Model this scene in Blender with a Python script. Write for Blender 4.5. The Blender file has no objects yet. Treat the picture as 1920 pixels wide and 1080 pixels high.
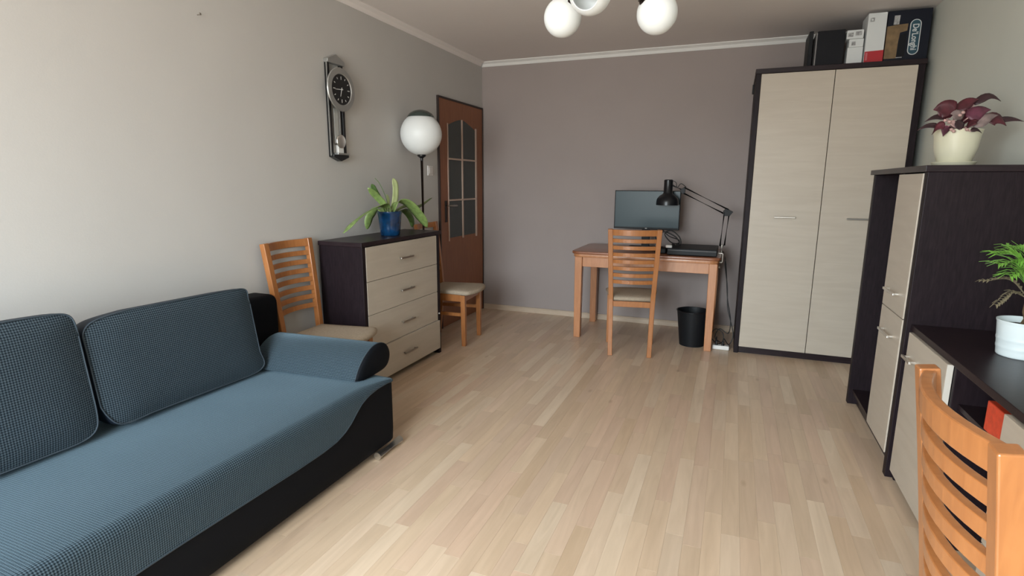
import bpy, bmesh, math, random
from mathutils import Vector, Matrix
random.seed(7)
PI = math.pi
S = bpy.context.scene
COL = S.collection

# ------------------------------------------------------------------ camera
F, YAW, PIT, ROL, CH = 1032.6, -.377661, -.189275, .0050696, 1.3407
cy, sy, cp, sp = math.cos(YAW), math.sin(YAW), math.cos(PIT), math.sin(PIT)
FW = Vector((sy * cp, cy * cp, sp)); RT = Vector((cy, -sy, 0)); UP = RT.cross(FW)
RR = math.cos(ROL) * RT + math.sin(ROL) * UP
UU = -math.sin(ROL) * RT + math.cos(ROL) * UP
cam = bpy.data.cameras.new('camera'); cam.sensor_width = 36; cam.lens = F / 1920 * 36
cam.clip_start = .05
co = bpy.data.objects.new('camera', cam); COL.objects.link(co)
co.matrix_world = Matrix(((RR.x, UU.x, -FW.x, 0), (RR.y, UU.y, -FW.y, 0), (RR.z, UU.z, -FW.z, CH), (0, 0, 0, 1)))
S.camera = co

# ------------------------------------------------------------------ light
w = bpy.data.worlds.new('overcast_sky'); S.world = w; w.use_nodes = True
bg = w.node_tree.nodes['Background']
bg.inputs[1].default_value = 29.0
wn, wl = w.node_tree.nodes.new, w.node_tree.links.new        # overcast sky above a dull ground
wt = wn('ShaderNodeTexCoord'); ws = wn('ShaderNodeSeparateXYZ'); wl(wt.outputs['Generated'], ws.inputs[0])
wr = wn('ShaderNodeMapRange'); wr.inputs['From Min'].default_value = -.12; wr.inputs['From Max'].default_value = .19; wl(ws.outputs['Z'], wr.inputs['Value'])
wm = wn('ShaderNodeMix'); wm.data_type = 'RGBA'; wl(wr.outputs[0], wm.inputs[0])
wm.inputs[6].default_value = (.46, .45, .42, 1); wm.inputs[7].default_value = (.80, .93, 1.0, 1)
wl(wm.outputs[2], bg.inputs[0])
pl = bpy.data.lights.new('window_portal', 'AREA'); pl.shape = 'RECTANGLE'; pl.size = 2.1; pl.size_y = 1.9
pl.cycles.is_portal = True
po = bpy.data.objects.new('window_portal', pl); COL.objects.link(po)
po.location = (-1.25, -1.72, 1.49); po.rotation_euler = (PI / 2, 0, 0)
S.view_settings.view_transform = 'Standard'; S.view_settings.look = 'None'
S.view_settings.gamma = 1; S.view_settings.use_curve_mapping = False
S.view_settings.exposure = 0.0

# ------------------------------------------------------------------ helpers
def at(px, py, ax, val):
    r = RR * ((px - 960) / F) - UU * ((py - 540) / F) + FW
    c = Vector((0, 0, CH)); return c + r * ((val - c[ax]) / r[ax])

def lin(c):
    return tuple(((v / 255) / 12.92 if v / 255 <= .04045 else ((v / 255 + .055) / 1.055) ** 2.4) for v in c)

def node_mat(name):
    m = bpy.data.materials.new(name); m.use_nodes = True
    nt = m.node_tree; return m, nt, nt.nodes['Principled BSDF']

def mat(name, c, rough=.5, metal=0, spec=.5, noise=0, nscale=20, bump=0, bscale=200, coat=0, stretch=(1, 1, 1), trans=0, sss=0):
    m, nt, p = node_mat(name)
    p.inputs['Base Color'].default_value = (*c, 1); p.inputs['Roughness'].default_value = rough
    p.inputs['Metallic'].default_value = metal; p.inputs['Specular IOR Level'].default_value = spec
    p.inputs['Coat Weight'].default_value = coat; p.inputs['Coat Roughness'].default_value = .12
    p.inputs['Transmission Weight'].default_value = trans
    if noise or bump:
        tc = nt.nodes.new('ShaderNodeTexCoord'); mp = nt.nodes.new('ShaderNodeMapping'); mp.inputs['Scale'].default_value = stretch
        nt.links.new(tc.outputs['Object'], mp.inputs[0])
    if noise:
        n = nt.nodes.new('ShaderNodeTexNoise'); n.inputs['Scale'].default_value = nscale; n.inputs['Detail'].default_value = 6
        nt.links.new(mp.outputs[0], n.inputs[0])
        r = nt.nodes.new('ShaderNodeValToRGB')
        r.color_ramp.elements[0].position = .3; r.color_ramp.elements[1].position = .7
        r.color_ramp.elements[0].color = (*[v * (1 - noise) for v in c], 1); r.color_ramp.elements[1].color = (*[min(1, v * (1 + noise)) for v in c], 1)
        nt.links.new(n.outputs[0], r.inputs[0]); nt.links.new(r.outputs[0], p.inputs['Base Color'])
    if bump:
        n2 = nt.nodes.new('ShaderNodeTexNoise'); n2.inputs['Scale'].default_value = bscale; n2.inputs['Detail'].default_value = 3
        nt.links.new(mp.outputs[0], n2.inputs[0])
        b = nt.nodes.new('ShaderNodeBump'); b.inputs['Strength'].default_value = bump; b.inputs['Distance'].default_value = .002
        nt.links.new(n2.outputs[0], b.inputs['Height']); nt.links.new(b.outputs[0], p.inputs['Normal'])
    return m

def weave(name, c1, c2, cell=.009, sheen=.1):
    """basket woven upholstery on box-projected UVs in metres"""
    m, nt, p = node_mat(name); N = nt.nodes.new; L = nt.links.new
    uv = N('ShaderNodeUVMap'); mp = N('ShaderNodeMapping'); mp.inputs['Rotation'].default_value = (0, 0, PI / 4)
    mp.inputs['Scale'].default_value = (1 / cell, 1 / cell, 1)
    L(uv.outputs[0], mp.inputs[0])
    sx = N('ShaderNodeSeparateXYZ'); L(mp.outputs[0], sx.inputs[0])
    def sn(o):
        a = N('ShaderNodeMath'); a.operation = 'MULTIPLY'; a.inputs[1].default_value = 2 * PI; L(o, a.inputs[0])
        s = N('ShaderNodeMath'); s.operation = 'SINE'; L(a.outputs[0], s.inputs[0]); return s.outputs[0]
    q = N('ShaderNodeMath'); q.operation = 'MULTIPLY'; L(sn(sx.outputs[0]), q.inputs[0]); L(sn(sx.outputs[1]), q.inputs[1])
    h = N('ShaderNodeMath'); h.operation = 'MULTIPLY_ADD'; h.inputs[1].default_value = .5; h.inputs[2].default_value = .5; L(q.outputs[0], h.inputs[0])
    n = N('ShaderNodeTexNoise'); n.inputs['Scale'].default_value = 420; n.inputs['Detail'].default_value = 2; L(uv.outputs[0], n.inputs[0])
    ad = N('ShaderNodeMath'); ad.operation = 'MULTIPLY_ADD'; ad.inputs[1].default_value = .7; ad.inputs[2].default_value = -.35; L(n.outputs[0], ad.inputs[0])
    f = N('ShaderNodeMath'); f.operation = 'ADD'; L(h.outputs[0], f.inputs[0]); L(ad.outputs[0], f.inputs[1])
    r = N('ShaderNodeValToRGB'); r.color_ramp.elements[0].position = .25; r.color_ramp.elements[1].position = .85
    r.color_ramp.elements[0].color = (*c1, 1); r.color_ramp.elements[1].color = (*c2, 1)
    L(f.outputs[0], r.inputs[0]); L(r.outputs[0], p.inputs['Base Color'])
    p.inputs['Roughness'].default_value = .85; p.inputs['Specular IOR Level'].default_value = .19
    p.inputs['Sheen Weight'].default_value = sheen; p.inputs['Sheen Roughness'].default_value = .4; p.inputs['Sheen Tint'].default_value = (.55, .78, .95, 1)
    b = N('ShaderNodeBump'); b.inputs['Strength'].default_value = .5; b.inputs['Distance'].default_value = .002
    L(f.outputs[0], b.inputs['Height']); L(b.outputs[0], p.inputs['Normal'])
    return m

def wood(name, c1, c2, stretch, rough=.4, scale=9, bump=.05, coat=0, spec=.5):
    m, nt, p = node_mat(name); N = nt.nodes.new; L = nt.links.new
    tc = N('ShaderNodeTexCoord'); mp = N('ShaderNodeMapping'); mp.inputs['Scale'].default_value = stretch
    L(tc.outputs['Object'], mp.inputs[0])
    n = N('ShaderNodeTexNoise'); n.inputs['Scale'].default_value = scale; n.inputs['Detail'].default_value = 8; n.inputs['Distortion'].default_value = .6
    L(mp.outputs[0], n.inputs[0])
    r = N('ShaderNodeValToRGB'); r.color_ramp.elements[0].position = .32; r.color_ramp.elements[1].position = .68
    r.color_ramp.elements[0].color = (*c1, 1); r.color_ramp.elements[1].color = (*c2, 1)
    L(n.outputs[0], r.inputs[0]); L(r.outputs[0], p.inputs['Base Color'])
    p.inputs['Roughness'].default_value = rough; p.inputs['Coat Weight'].default_value = coat; p.inputs['Specular IOR Level'].default_value = spec
    b = N('ShaderNodeBump'); b.inputs['Strength'].default_value = bump; b.inputs['Distance'].default_value = .002
    L(n.outputs[0], b.inputs['Height']); L(b.outputs[0], p.inputs['Normal'])
    return m

def box_uv(me):
    uv = me.uv_layers.new(name='UVMap')
    for f in me.polygons:
        n = f.normal; k = max(range(3), key=lambda i: abs(n[i]))
        a, c = ((1, 2), (0, 2), (0, 1))[k]
        for li in f.loop_indices:
            v = me.vertices[me.loops[li].vertex_index].co
            uv.data[li].uv = (v[a], v[c])

def obj(name, b, m, parent=None, bevel=0, smooth=False, label=None, sub=0, solid=0, seg=2, keep=False):
    if parent is not None and not keep:
        r = parent
        while r.parent: r = r.parent
        bmesh.ops.translate(b, verts=b.verts, vec=-Vector(r.location))
    bmesh.ops.recalc_face_normals(b, faces=b.faces)
    me = bpy.data.meshes.new(name); b.to_mesh(me); b.free()
    box_uv(me); me.materials.append(m)
    o = bpy.data.objects.new(name, me); COL.objects.link(o)
    if parent is not None: o.parent = parent
    if smooth:
        for f in me.polygons: f.use_smooth = True
    if solid:
        d = o.modifiers.new('thick', 'SOLIDIFY'); d.thickness = solid; d.offset = 0
    if bevel:
        d = o.modifiers.new('bevel', 'BEVEL'); d.width = bevel; d.segments = seg; d.limit_method = 'ANGLE'; d.angle_limit = .7
    if sub:
        d = o.modifiers.new('sub', 'SUBSURF'); d.levels = sub; d.render_levels = sub
    if smooth == 'auto':
        for f in me.polygons: f.use_smooth = True
        d = o.modifiers.new('wn', 'EDGE_SPLIT'); d.split_angle = .7
    if label: o['label'] = label
    return o

def B(): return bmesh.new()

def box(b, x0, x1, y0, y1, z0, z1):
    v = [b.verts.new((x, y, z)) for x in (x0, x1) for y in (y0, y1) for z in (z0, z1)]
    for f in ((0, 1, 3, 2), (4, 6, 7, 5), (0, 4, 5, 1), (2, 3, 7, 6), (0, 2, 6, 4), (1, 5, 7, 3)):
        b.faces.new([v[i] for i in f])
    return b

def prism(b, poly, ax, a0, a1, shear=(0, 0)):
    def mk(p, a, s):
        c = [0, 0, 0]; o = [i for i in range(3) if i != ax]
        c[ax] = a; c[o[0]] = p[0] + s * shear[0]; c[o[1]] = p[1] + s * shear[1]; return b.verts.new(c)
    A = [mk(p, a0, 0) for p in poly]; Q = [mk(p, a1, 1) for p in poly]; n = len(poly)
    b.faces.new(A); b.faces.new(Q[::-1])
    for i in range(n): b.faces.new((A[i], Q[i], Q[(i + 1) % n], A[(i + 1) % n]))
    return b

def frame_of(d):
    d = d.normalized(); u = Vector((0, 0, 1)) if abs(d.z) < .9 else Vector((1, 0, 0))
    s = d.cross(u).normalized(); return s, s.cross(d).normalized()

def tube(b, pts, r, n=8, cap=True):
    pts = [Vector(p) for p in pts]; rings = []
    for i, p in enumerate(pts):
        d = (pts[min(i + 1, len(pts) - 1)] - pts[max(i - 1, 0)])
        s, t = frame_of(d); rr = r[i] if isinstance(r, (list, tuple)) else r
        if rings:
            # keep twist small
            q0 = rings[-1][0].co - pts[i - 1]; q0 = q0 - d.normalized() * q0.dot(d.normalized())
            if q0.length > 1e-6: s = q0.normalized(); t = d.normalized().cross(s)
        rings.append([b.verts.new(p + rr * (math.cos(2 * PI * k / n) * s + math.sin(2 * PI * k / n) * t)) for k in range(n)])
    for a, c in zip(rings, rings[1:]):
        for k in range(n): b.faces.new((a[k], a[(k + 1) % n], c[(k + 1) % n], c[k]))
    if cap: b.faces.new(rings[0][::-1]); b.faces.new(rings[-1])
    return b

def cyl(b, p0, p1, r0, r1=None, n=20): return tube(b, [p0, p1], [r0, r0 if r1 is None else r1], n)

def lathe(b, prof, c, n=32, axis=Vector((0, 0, 1))):
    """profile of (radius, height along axis) turned about axis through c"""
    s, t = frame_of(axis); a = axis.normalized(); c = Vector(c); rings = []
    for r, h in prof:
        if r < 1e-6: rings.append([b.verts.new(c + a * h)])
        else: rings.append([b.verts.new(c + a * h + r * (math.cos(2 * PI * k / n) * s + math.sin(2 * PI * k / n) * t)) for k in range(n)])
    for p, q in zip(rings, rings[1:]):
        for k in range(n):
            j = (k + 1) % n
            if len(p) == 1 and len(q) == 1: continue
            if len(p) == 1: b.faces.new((p[0], q[k], q[j]))
            elif len(q) == 1: b.faces.new((p[k], q[0], p[j]))
            else: b.faces.new((p[k], q[k], q[j], p[j]))
    return b

def sweep(b, pts, side, w, t):
    """rectangular bar along pts: width w along 'side', thickness t across"""
    pts = [Vector(p) for p in pts]; rings = []
    for i, p in enumerate(pts):
        d = (pts[min(i + 1, len(pts) - 1)] - pts[max(i - 1, 0)]).normalized()
        s = Vector(side); s = (s - d * s.dot(d)).normalized(); n = d.cross(s)
        ww = w[i] if isinstance(w, (list, tuple)) else w; tt = t[i] if isinstance(t, (list, tuple)) else t
        rings.append([b.verts.new(p + s * ww / 2 * i1 + n * tt / 2 * i2) for i1, i2 in ((-1, -1), (1, -1), (1, 1), (-1, 1))])
    for a, c in zip(rings, rings[1:]):
        for k in range(4): b.faces.new((a[k], a[(k + 1) % 4], c[(k + 1) % 4], c[k]))
    b.faces.new(rings[0][::-1]); b.faces.new(rings[-1]); return b

def smooth_pts(P, n=8):
    P = [Vector(p) for p in P]; Q = [P[0] * 2 - P[1]] + P + [P[-1] * 2 - P[-2]]; out = []
    for i in range(1, len(Q) - 2):
        for k in range(n):
            t = k / n; a, b_, c, d = Q[i - 1], Q[i], Q[i + 1], Q[i + 2]
            out.append(.5 * ((2 * b_) + (c - a) * t + (2 * a - 5 * b_ + 4 * c - d) * t * t + (3 * b_ - a - 3 * c + d) * t ** 3))
    return out + [P[-1]]

def leaf(b, pts, widths, side=None, fold=.25):
    """leaf blade: five verts across, folded along the midrib"""
    pts = [Vector(p) for p in pts]; rows = []; n = len(pts)
    for i, p in enumerate(pts):
        d = (pts[min(i + 1, n - 1)] - pts[max(i - 1, 0)]).normalized()
        s = Vector(side) if side is not None else d.cross(Vector((0, 0, 1)))
        s = s - d * s.dot(d); s = s.normalized() if s.length > 1e-4 else Vector((1, 0, 0))
        up = s.cross(d); wd = widths[i] / 2
        rows.append([b.verts.new(p + s * wd * u + up * wd * fold * abs(u)) for u in (-1, -.5, 0, .5, 1)])
    for a, c in zip(rows, rows[1:]):
        for k in range(4): b.faces.new((a[k], a[k + 1], c[k + 1], c[k]))
    return b

def tag(o, label, cat, group=None):
    o['label'] = label; o['category'] = cat
    if group: o['group'] = group
    return o

def thing(name, label, cat, loc=(0, 0, 0), rz=0, group=None):
    o = bpy.data.objects.new(name, None); o.empty_display_size = .05; COL.objects.link(o)
    o.location = loc; o.rotation_euler = (0, 0, rz); return tag(o, label, cat, group)

def struct(name, b, m, bevel=0, parent=None, smooth=False):
    o = obj(name, b, m, parent, bevel=bevel, smooth=smooth)
    if parent is None: o['kind'] = 'structure'
    return o

def dup(root, loc, rz, label):
    r = root.copy(); COL.objects.link(r); r.location = loc; r.rotation_euler = (0, 0, rz); r['label'] = label
    for ch in list(root.children):
        c = ch.copy(); COL.objects.link(c); c.parent = r
        for g in ch.children:
            d = g.copy(); COL.objects.link(d); d.parent = c
    return r

def text(name, s, size, m, parent, mw, depth=.0006, bold=0, squeeze=1):
    cu = bpy.data.curves.new(name, 'FONT'); cu.body = s; cu.size = size; cu.extrude = depth; cu.align_x = 'CENTER'; cu.align_y = 'CENTER'; cu.offset = bold
    t = bpy.data.objects.new(name, cu); COL.objects.link(t)
    dg = bpy.context.evaluated_depsgraph_get(); me = bpy.data.meshes.new_from_object(t.evaluated_get(dg))
    bpy.data.objects.remove(t)
    mw = mw @ Matrix.Diagonal((squeeze, 1, 1, 1)); me.transform(mw)
    r = parent
    while r.parent: r = r.parent
    me.transform(Matrix.Translation(-Vector(r.location)))
    me.materials.clear(); me.materials.append(m)
    o = bpy.data.objects.new(name, me); COL.objects.link(o); o.parent = parent; return o

# ------------------------------------------------------------------ materials
M = {}
M['wall_left'] = mat('pale_grey_paint', (.535, .515, .495), .85, spec=.2, noise=.015, nscale=3, bump=.12, bscale=160)
M['wall_back'] = mat('taupe_paint', (.345, .295, .28), .85, spec=.2, noise=.02, nscale=3, bump=.12, bscale=160)
M['wall_right'] = mat('pale_green_grey_paint', (.62, .635, .575), .85, spec=.2, noise=.015, nscale=3, bump=.12, bscale=160)
M['ceiling'] = mat('ceiling_paint', (.80, .745, .72), .9, spec=.15, noise=.01, nscale=3, bump=.08, bscale=120)
M['white'] = mat('white_paint', (.78, .77, .75), .5)
M['base_wood'] = wood('pale_skirting_wood', (.50, .39, .29), (.58, .46, .35), (1, 12, 12), .45)
M['chair_wood'] = wood('orange_alder', (.335, .124, .038), (.405, .158, .05), (8, 8, 1.2), .33, 7, .04, coat=.25)
M['desk_wood'] = wood('orange_alder_table', (.44, .185, .08), (.51, .23, .105), (8, 8, 1.2), .35, 7, .04, coat=.2)
M['desk_top'] = wood('red_brown_tabletop', (.24, .09, .045), (.31, .12, .06), (1.2, 9, 9), .3, 7, .03, coat=.2)
M['door_wood'] = wood('brown_orange_veneer', (.22, .078, .032), (.27, .10, .042), (7, 7, .8), .42, 7, .04)
M['wenge'] = wood('dark_wenge', (.014, .008, .010), (.025, .015, .018), (1.5, 14, 14), .36, 10, .08, spec=.25)
M['wenge_v'] = wood('dark_wenge_upright', (.009, .005, .007), (.017, .010, .013), (14, 14, 1.5), .5, 10, .08, spec=.18)
M['oak'] = wood('pale_oak_front', (.475, .41, .335), (.515, .45, .372), (1.0, 1.0, 9), .42, 3.0, .04)
M['oak_edge'] = mat('pale_edge_band', (.62, .58, .52), .45)
M['seat'] = mat('beige_upholstery', (.40, .325, .245), .85, spec=.15, noise=.1, nscale=90, bump=.25, bscale=500)
M['weave'] = weave('blue_grey_weave', (.004, .010, .016), (.078, .113, .140), .0105, sheen=.38)
M['weave_cush'] = weave('slate_cushion_weave', (.006, .011, .017), (.070, .095, .115), .0115, sheen=.2)
M['black_cloth'] = mat('black_upholstery', (.0045, .0055, .008), .7, spec=.12, bump=.2, bscale=600)
M['gusset'] = mat('dark_blue_gusset', (.012, .018, .03), .6, spec=.3, bump=.2, bscale=400)
M['piping'] = mat('grey_blue_piping', (.035, .05, .065), .8)
M['chrome'] = mat('brushed_steel', (.80, .78, .74), .32, metal=1)
M['steel'] = mat('satin_nickel', (.42, .39, .35), .35, metal=1)
M['blackmetal'] = mat('black_lacquer', (.008, .008, .010), .3, spec=.4)
M['blackplastic'] = mat('black_plastic', (.007, .008, .010), .5, spec=.25)
M['screen'] = mat('dark_screen', (.010, .030, .037), .3, spec=.22)
M['opal'] = mat('opal_glass', (.80, .82, .82), .4)
M['opal_in'] = mat('opal_inside', (.62, .59, .56), .5)
M['darkcap'] = mat('smoked_green_cap', (.03, .045, .04), .15, coat=.5)
M['bronze'] = mat('dark_bronze', (.03, .018, .014), .45, metal=.6, bump=.4, bscale=120)
M['doorglass'] = mat('dark_ribbed_glass', (.022, .03, .027), .22, spec=.6, bump=.6, bscale=110, noise=.35, nscale=12)
M['mullion'] = mat('pale_mullion', (.50, .36, .29), .5)
M['darkframe'] = mat('dark_frame', (.03, .016, .013), .5)
M['clock_silver'] = mat('clock_silver', (.42, .42, .41), .38, metal=.7)
M['clock_black'] = mat('clock_black', (.010, .010, .011), .3)
M['mark'] = mat('pale_print', (.6, .6, .58), .5)
M['handsilver'] = mat('pale_clock_hand', (.75, .75, .73), .4)
M['bluepot'] = mat('blue_glaze', (.004, .035, .10), .15, coat=.4, noise=.5, nscale=18)
M['leafgreen'] = mat('strap_leaf_green', (.20, .29, .09), .42, noise=.25, nscale=14, stretch=(3, 3, 3))
M['leafpale'] = mat('pale_leaf', (.40, .46, .22), .45, noise=.2, nscale=14)
M['leafdark'] = mat('dark_green_leaf', (.10, .19, .05), .4, noise=.25, nscale=14)
M['redleaf'] = mat('wine_red_leaf', (.075, .012, .02), .45, noise=.45, nscale=30)
M['redleaf2'] = mat('purple_red_leaf', (.095, .022, .042), .45, noise=.4, nscale=30)
M['darkleaf'] = mat('dark_maroon_leaf', (.035, .014, .018), .4, noise=.3, nscale=30)
M['greyleaf'] = mat('grey_pink_leaf', (.18, .13, .125), .5, noise=.35, nscale=40)
M['pinkstem'] = mat('pink_stem', (.45, .28, .26), .5)
M['creampot'] = mat('cream_ceramic', (.64, .61, .46), .35, coat=.2)
M['whitepot'] = mat('white_enamel', (.72, .80, .82), .3)
M['soil'] = mat('soil', (.03, .02, .015), .95, bump=.6, bscale=90)
M['palmgreen'] = mat('palm_green', (.16, .36, .05), .45, noise=.3, nscale=40)
M['palmbrown'] = mat('palm_stem_brown', (.16, .10, .05), .8, noise=.4, nscale=60)
M['palmdry'] = mat('dry_palm_leaflet', (.17, .14, .085), .7)
M['cardblack'] = mat('black_card', (.008, .008, .011), .55, spec=.2)
M['navycard'] = mat('navy_card', (.007, .009, .018), .45, spec=.25)
M['cardwhite'] = mat('white_card', (.66, .68, .68), .5)
M['cardred'] = mat('red_card', (.42, .012, .02), .45)
M['coffee'] = mat('brown_print', (.19, .12, .055), .5, noise=.3, nscale=25)
M['greyprint'] = mat('grey_print', (.35, .35, .35), .5, noise=.5, nscale=60)
M['labelteal'] = mat('dark_teal_print', (.02, .07, .10), .4)
M['greyedge'] = mat('grey_edge', (.20, .19, .19), .5)
M['redbox'] = mat('orange_red_card', (.62, .06, .022), .5, noise=.15, nscale=60)
M['switch'] = mat('white_switch_plastic', (.66, .62, .59), .35)
M['cable'] = mat('black_cable', (.015, .015, .016), .5)

# floor plank material: tone per plank from a colour attribute, grain along the plank
m, nt, p = node_mat('beech_laminate'); N = nt.nodes.new; L = nt.links.new
atn = N('ShaderNodeAttribute'); atn.attribute_name = 'tone'
tc = N('ShaderNodeTexCoord'); mp = N('ShaderNodeMapping'); mp.inputs['Scale'].default_value = (13, 1.1, 1)
L(tc.outputs['Object'], mp.inputs[0])
ofs = N('ShaderNodeVectorMath'); ofs.operation = 'SCALE'; ofs.inputs['Scale'].default_value = 40; L(atn.outputs['Color'], ofs.inputs[0])
adv = N('ShaderNodeVectorMath'); adv.operation = 'ADD'; L(mp.outputs[0], adv.inputs[0]); L(ofs.outputs[0], adv.inputs[1])
gn = N('ShaderNodeTexNoise'); gn.inputs['Scale'].default_value = 2.2; gn.inputs['Detail'].default_value = 7; gn.inputs['Distortion'].default_value = .9; L(adv.outputs[0], gn.inputs[0])
gr = N('ShaderNodeValToRGB'); gr.color_ramp.elements[0].position = .25; gr.color_ramp.elements[1].position = .7
gr.color_ramp.elements[0].color = (.88, .86, .83, 1); gr.color_ramp.elements[1].color = (1.04, 1.04, 1.04, 1); L(gn.outputs[0], gr.inputs[0])
kn = N('ShaderNodeTexVoronoi'); kn.inputs['Scale'].default_value = 2.1
mp2 = N('ShaderNodeMapping'); mp2.inputs['Scale'].default_value = (2.6, 1.1, 1); L(tc.outputs['Object'], mp2.inputs[0]); L(mp2.outputs[0], kn.inputs[0])
kr = N('ShaderNodeValToRGB'); kr.color_ramp.elements[0].position = .0; kr.color_ramp.elements[1].position = .09
kr.color_ramp.elements[0].color = (.72, .66, .6, 1); kr.color_ramp.elements[1].color = (1, 1, 1, 1); L(kn.outputs['Distance'], kr.inputs[0])
mx = N('ShaderNodeMix'); mx.data_type = 'RGBA'; mx.blend_type = 'MULTIPLY'; mx.inputs[0].default_value = 1; L(atn.outputs['Color'], mx.inputs[6]); L(gr.outputs[0], mx.inputs[7])
mx2 = N('ShaderNodeMix'); mx2.data_type = 'RGBA'; mx2.blend_type = 'MULTIPLY'; mx2.inputs[0].default_value = 1; L(mx.outputs[2], mx2.inputs[6]); L(kr.outputs[0], mx2.inputs[7])
L(mx2.outputs[2], p.inputs['Base Color']); p.inputs['Roughness'].default_value = .33
p.inputs['Coat Weight'].default_value = .0
M['plank'] = m

# ------------------------------------------------------------------ room shell
XL, XR, YF, YB, H = -2.447, 1.175, -1.6, 5.323, 2.52
fl = struct('floor', box(B(), XL - .1, XR + .1, YF - .1, YB + .1, -.12, -.0085), M['base_wood'])
struct('ceiling', box(B(), XL - .1, XR + .1, YF - .1, YB + .1, H, H + .1), M['ceiling'])
struct('wall_left', box(B(), XL - .12, XL, YF - .1, YB + .1, -.02, H), M['wall_left'])
struct('wall_back', box(B(), XL, XR, YB, YB + .12, -.02, H), M['wall_back'])
struct('wall_right', box(B(), XR, XR + .12, YF - .1, YB + .1, -.02, H), M['wall_right'])
WX0, WX1, WZ0, WZ1 = -2.3, -.2, .5, 2.40
b = B(); box(b, XL, WX0, YF - .1, YF, -.02, H); box(b, WX1, XR, YF - .1, YF, -.02, H); box(b, WX0, WX1, YF - .1, YF, -.02, WZ0); box(b, WX0, WX1, YF - .1, YF, WZ1, H)
struct('wall_front', b, M['wall_left'])
b = B()
for x in (WX0, WX0 + .92, WX1 - .06): box(b, x, x + .06, YF - .08, YF - .02, WZ0, WZ1)
box(b, WX0, WX1, YF - .08, YF - .02, WZ0, WZ0 + .06); box(b, WX0, WX1, YF - .08, YF - .02, WZ1 - .06, WZ1)
struct('window_1', b, M['white'], .004)
# cornice strips and skirting
def cornice(name, poly, ax, a0, a1, mm): return struct(name, prism(B(), poly, ax, a0, a1), mm)
cornice('trim_1', [(YB, H), (YB - .045, H), (YB - .045, H - .006), (YB - .02, H - .022), (YB - .008, H - .046), (YB, H - .046)], 0, XL, XR, M['white'])
cornice('trim_2', [(XL, H), (XL + .045, H), (XL + .045, H - .006), (XL + .02, H - .022), (XL + .008, H - .046), (XL, H - .046)], 1, YF, YB - .046, M['ceiling'])
cornice('baseboard_back', [(YB, 0), (YB - .018, 0), (YB - .018, .036), (YB - .009, .05), (YB, .052)], 0, XL, XR, M['base_wood'])
cornice('baseboard_left', [(XL, 0), (XL + .018, 0), (XL + .018, .036), (XL + .009, .05), (XL, .052)], 1, YF, 4.33, M['base_wood'])
cornice('baseboard_right', [(XR, 0), (XR - .018, 0), (XR - .018, .036), (XR - .009, .05), (XR, .052)], 1, YF, YB - .02, M['base_wood'])

# planks: strips laid along the room, 300 largest in view single, the rest joined
tones = [(.62, .465, .335), (.635, .485, .35), (.61, .455, .33), (.68, .54, .405), (.61, .445, .33), (.575, .425, .295), (.62, .465, .345), (.63, .475, .34), (.655, .51, .38)]
PW = .0675
def plank_bm(b, x0, y0, y1, tone, lay):
    g, h, c = .00012, -.0085, .0004
    X0, X1, Y0, Y1 = x0 + g, x0 + PW - g, y0 + g, y1 - g
    lo = [b.verts.new(q) for q in ((X0, Y0, h), (X1, Y0, h), (X1, Y1, h), (X0, Y1, h))]
    mi = [b.verts.new(q) for q in ((X0, Y0, -c), (X1, Y0, -c), (X1, Y1, -c), (X0, Y1, -c))]
    to = [b.verts.new(q) for q in ((X0 + c, Y0 + c, 0), (X1 - c, Y0 + c, 0), (X1 - c, Y1 - c, 0), (X0 + c, Y1 - c, 0))]
    fs = [b.faces.new(to)]
    for k in range(4):
        j = (k + 1) % 4; fs += [b.faces.new((lo[k], lo[j], mi[j], mi[k])), b.faces.new((mi[k], mi[j], to[j], to[k]))]
    for f in fs:
        for lp in f.loops: lp[lay] = (*tone, 1)
strips = []
nx = int((XR - XL) / PW) + 1
for i in range(nx):
    x0 = XL + i * PW; board, k3 = divmod(i, 3)
    y = YF - random.random() * .5; 
    while y < YB:
        ln = random.choice((.38, .46, .55, .64, .75)); y1 = min(y + ln, YB + .02)
        if y1 > YF:
            t = random.choice(tones); j = 1 + random.uniform(-.06, .06); t = tuple(v * j for v in t)
            strips.append((x0, max(y, YF), y1, t))
        y = y1
def vis(s):
    d = Vector((s[0], (s[1] + s[2]) / 2, -CH)); z = d.dot(FW)
    if z < .2: return 0
    u = 960 + F * d.dot(RR) / z; v = 540 - F * d.dot(UU) / z
    if not (-60 < u < 1980 and 560 < v < 1160): return 0
    if s[0] < -1.62 and s[1] < 2.2 or s[0] > .76 and s[1] < 3.8 or s[0] < -2.1 and s[1] < 3.7: return 0
    return (s[2] - s[1]) / z ** 3
strips.sort(key=vis, reverse=True)
for s in strips[:298]:
    b = B(); lay = b.loops.layers.float_color.new('tone'); plank_bm(b, *s, lay); obj('plank', b, M['plank'], fl)
b = B(); lay = b.loops.layers.float_color.new('tone')
for s in strips[298:]: plank_bm(b, *s, lay)
o = obj('plank_field', b, M['plank'], fl); o['kind'] = 'stuff'

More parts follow.
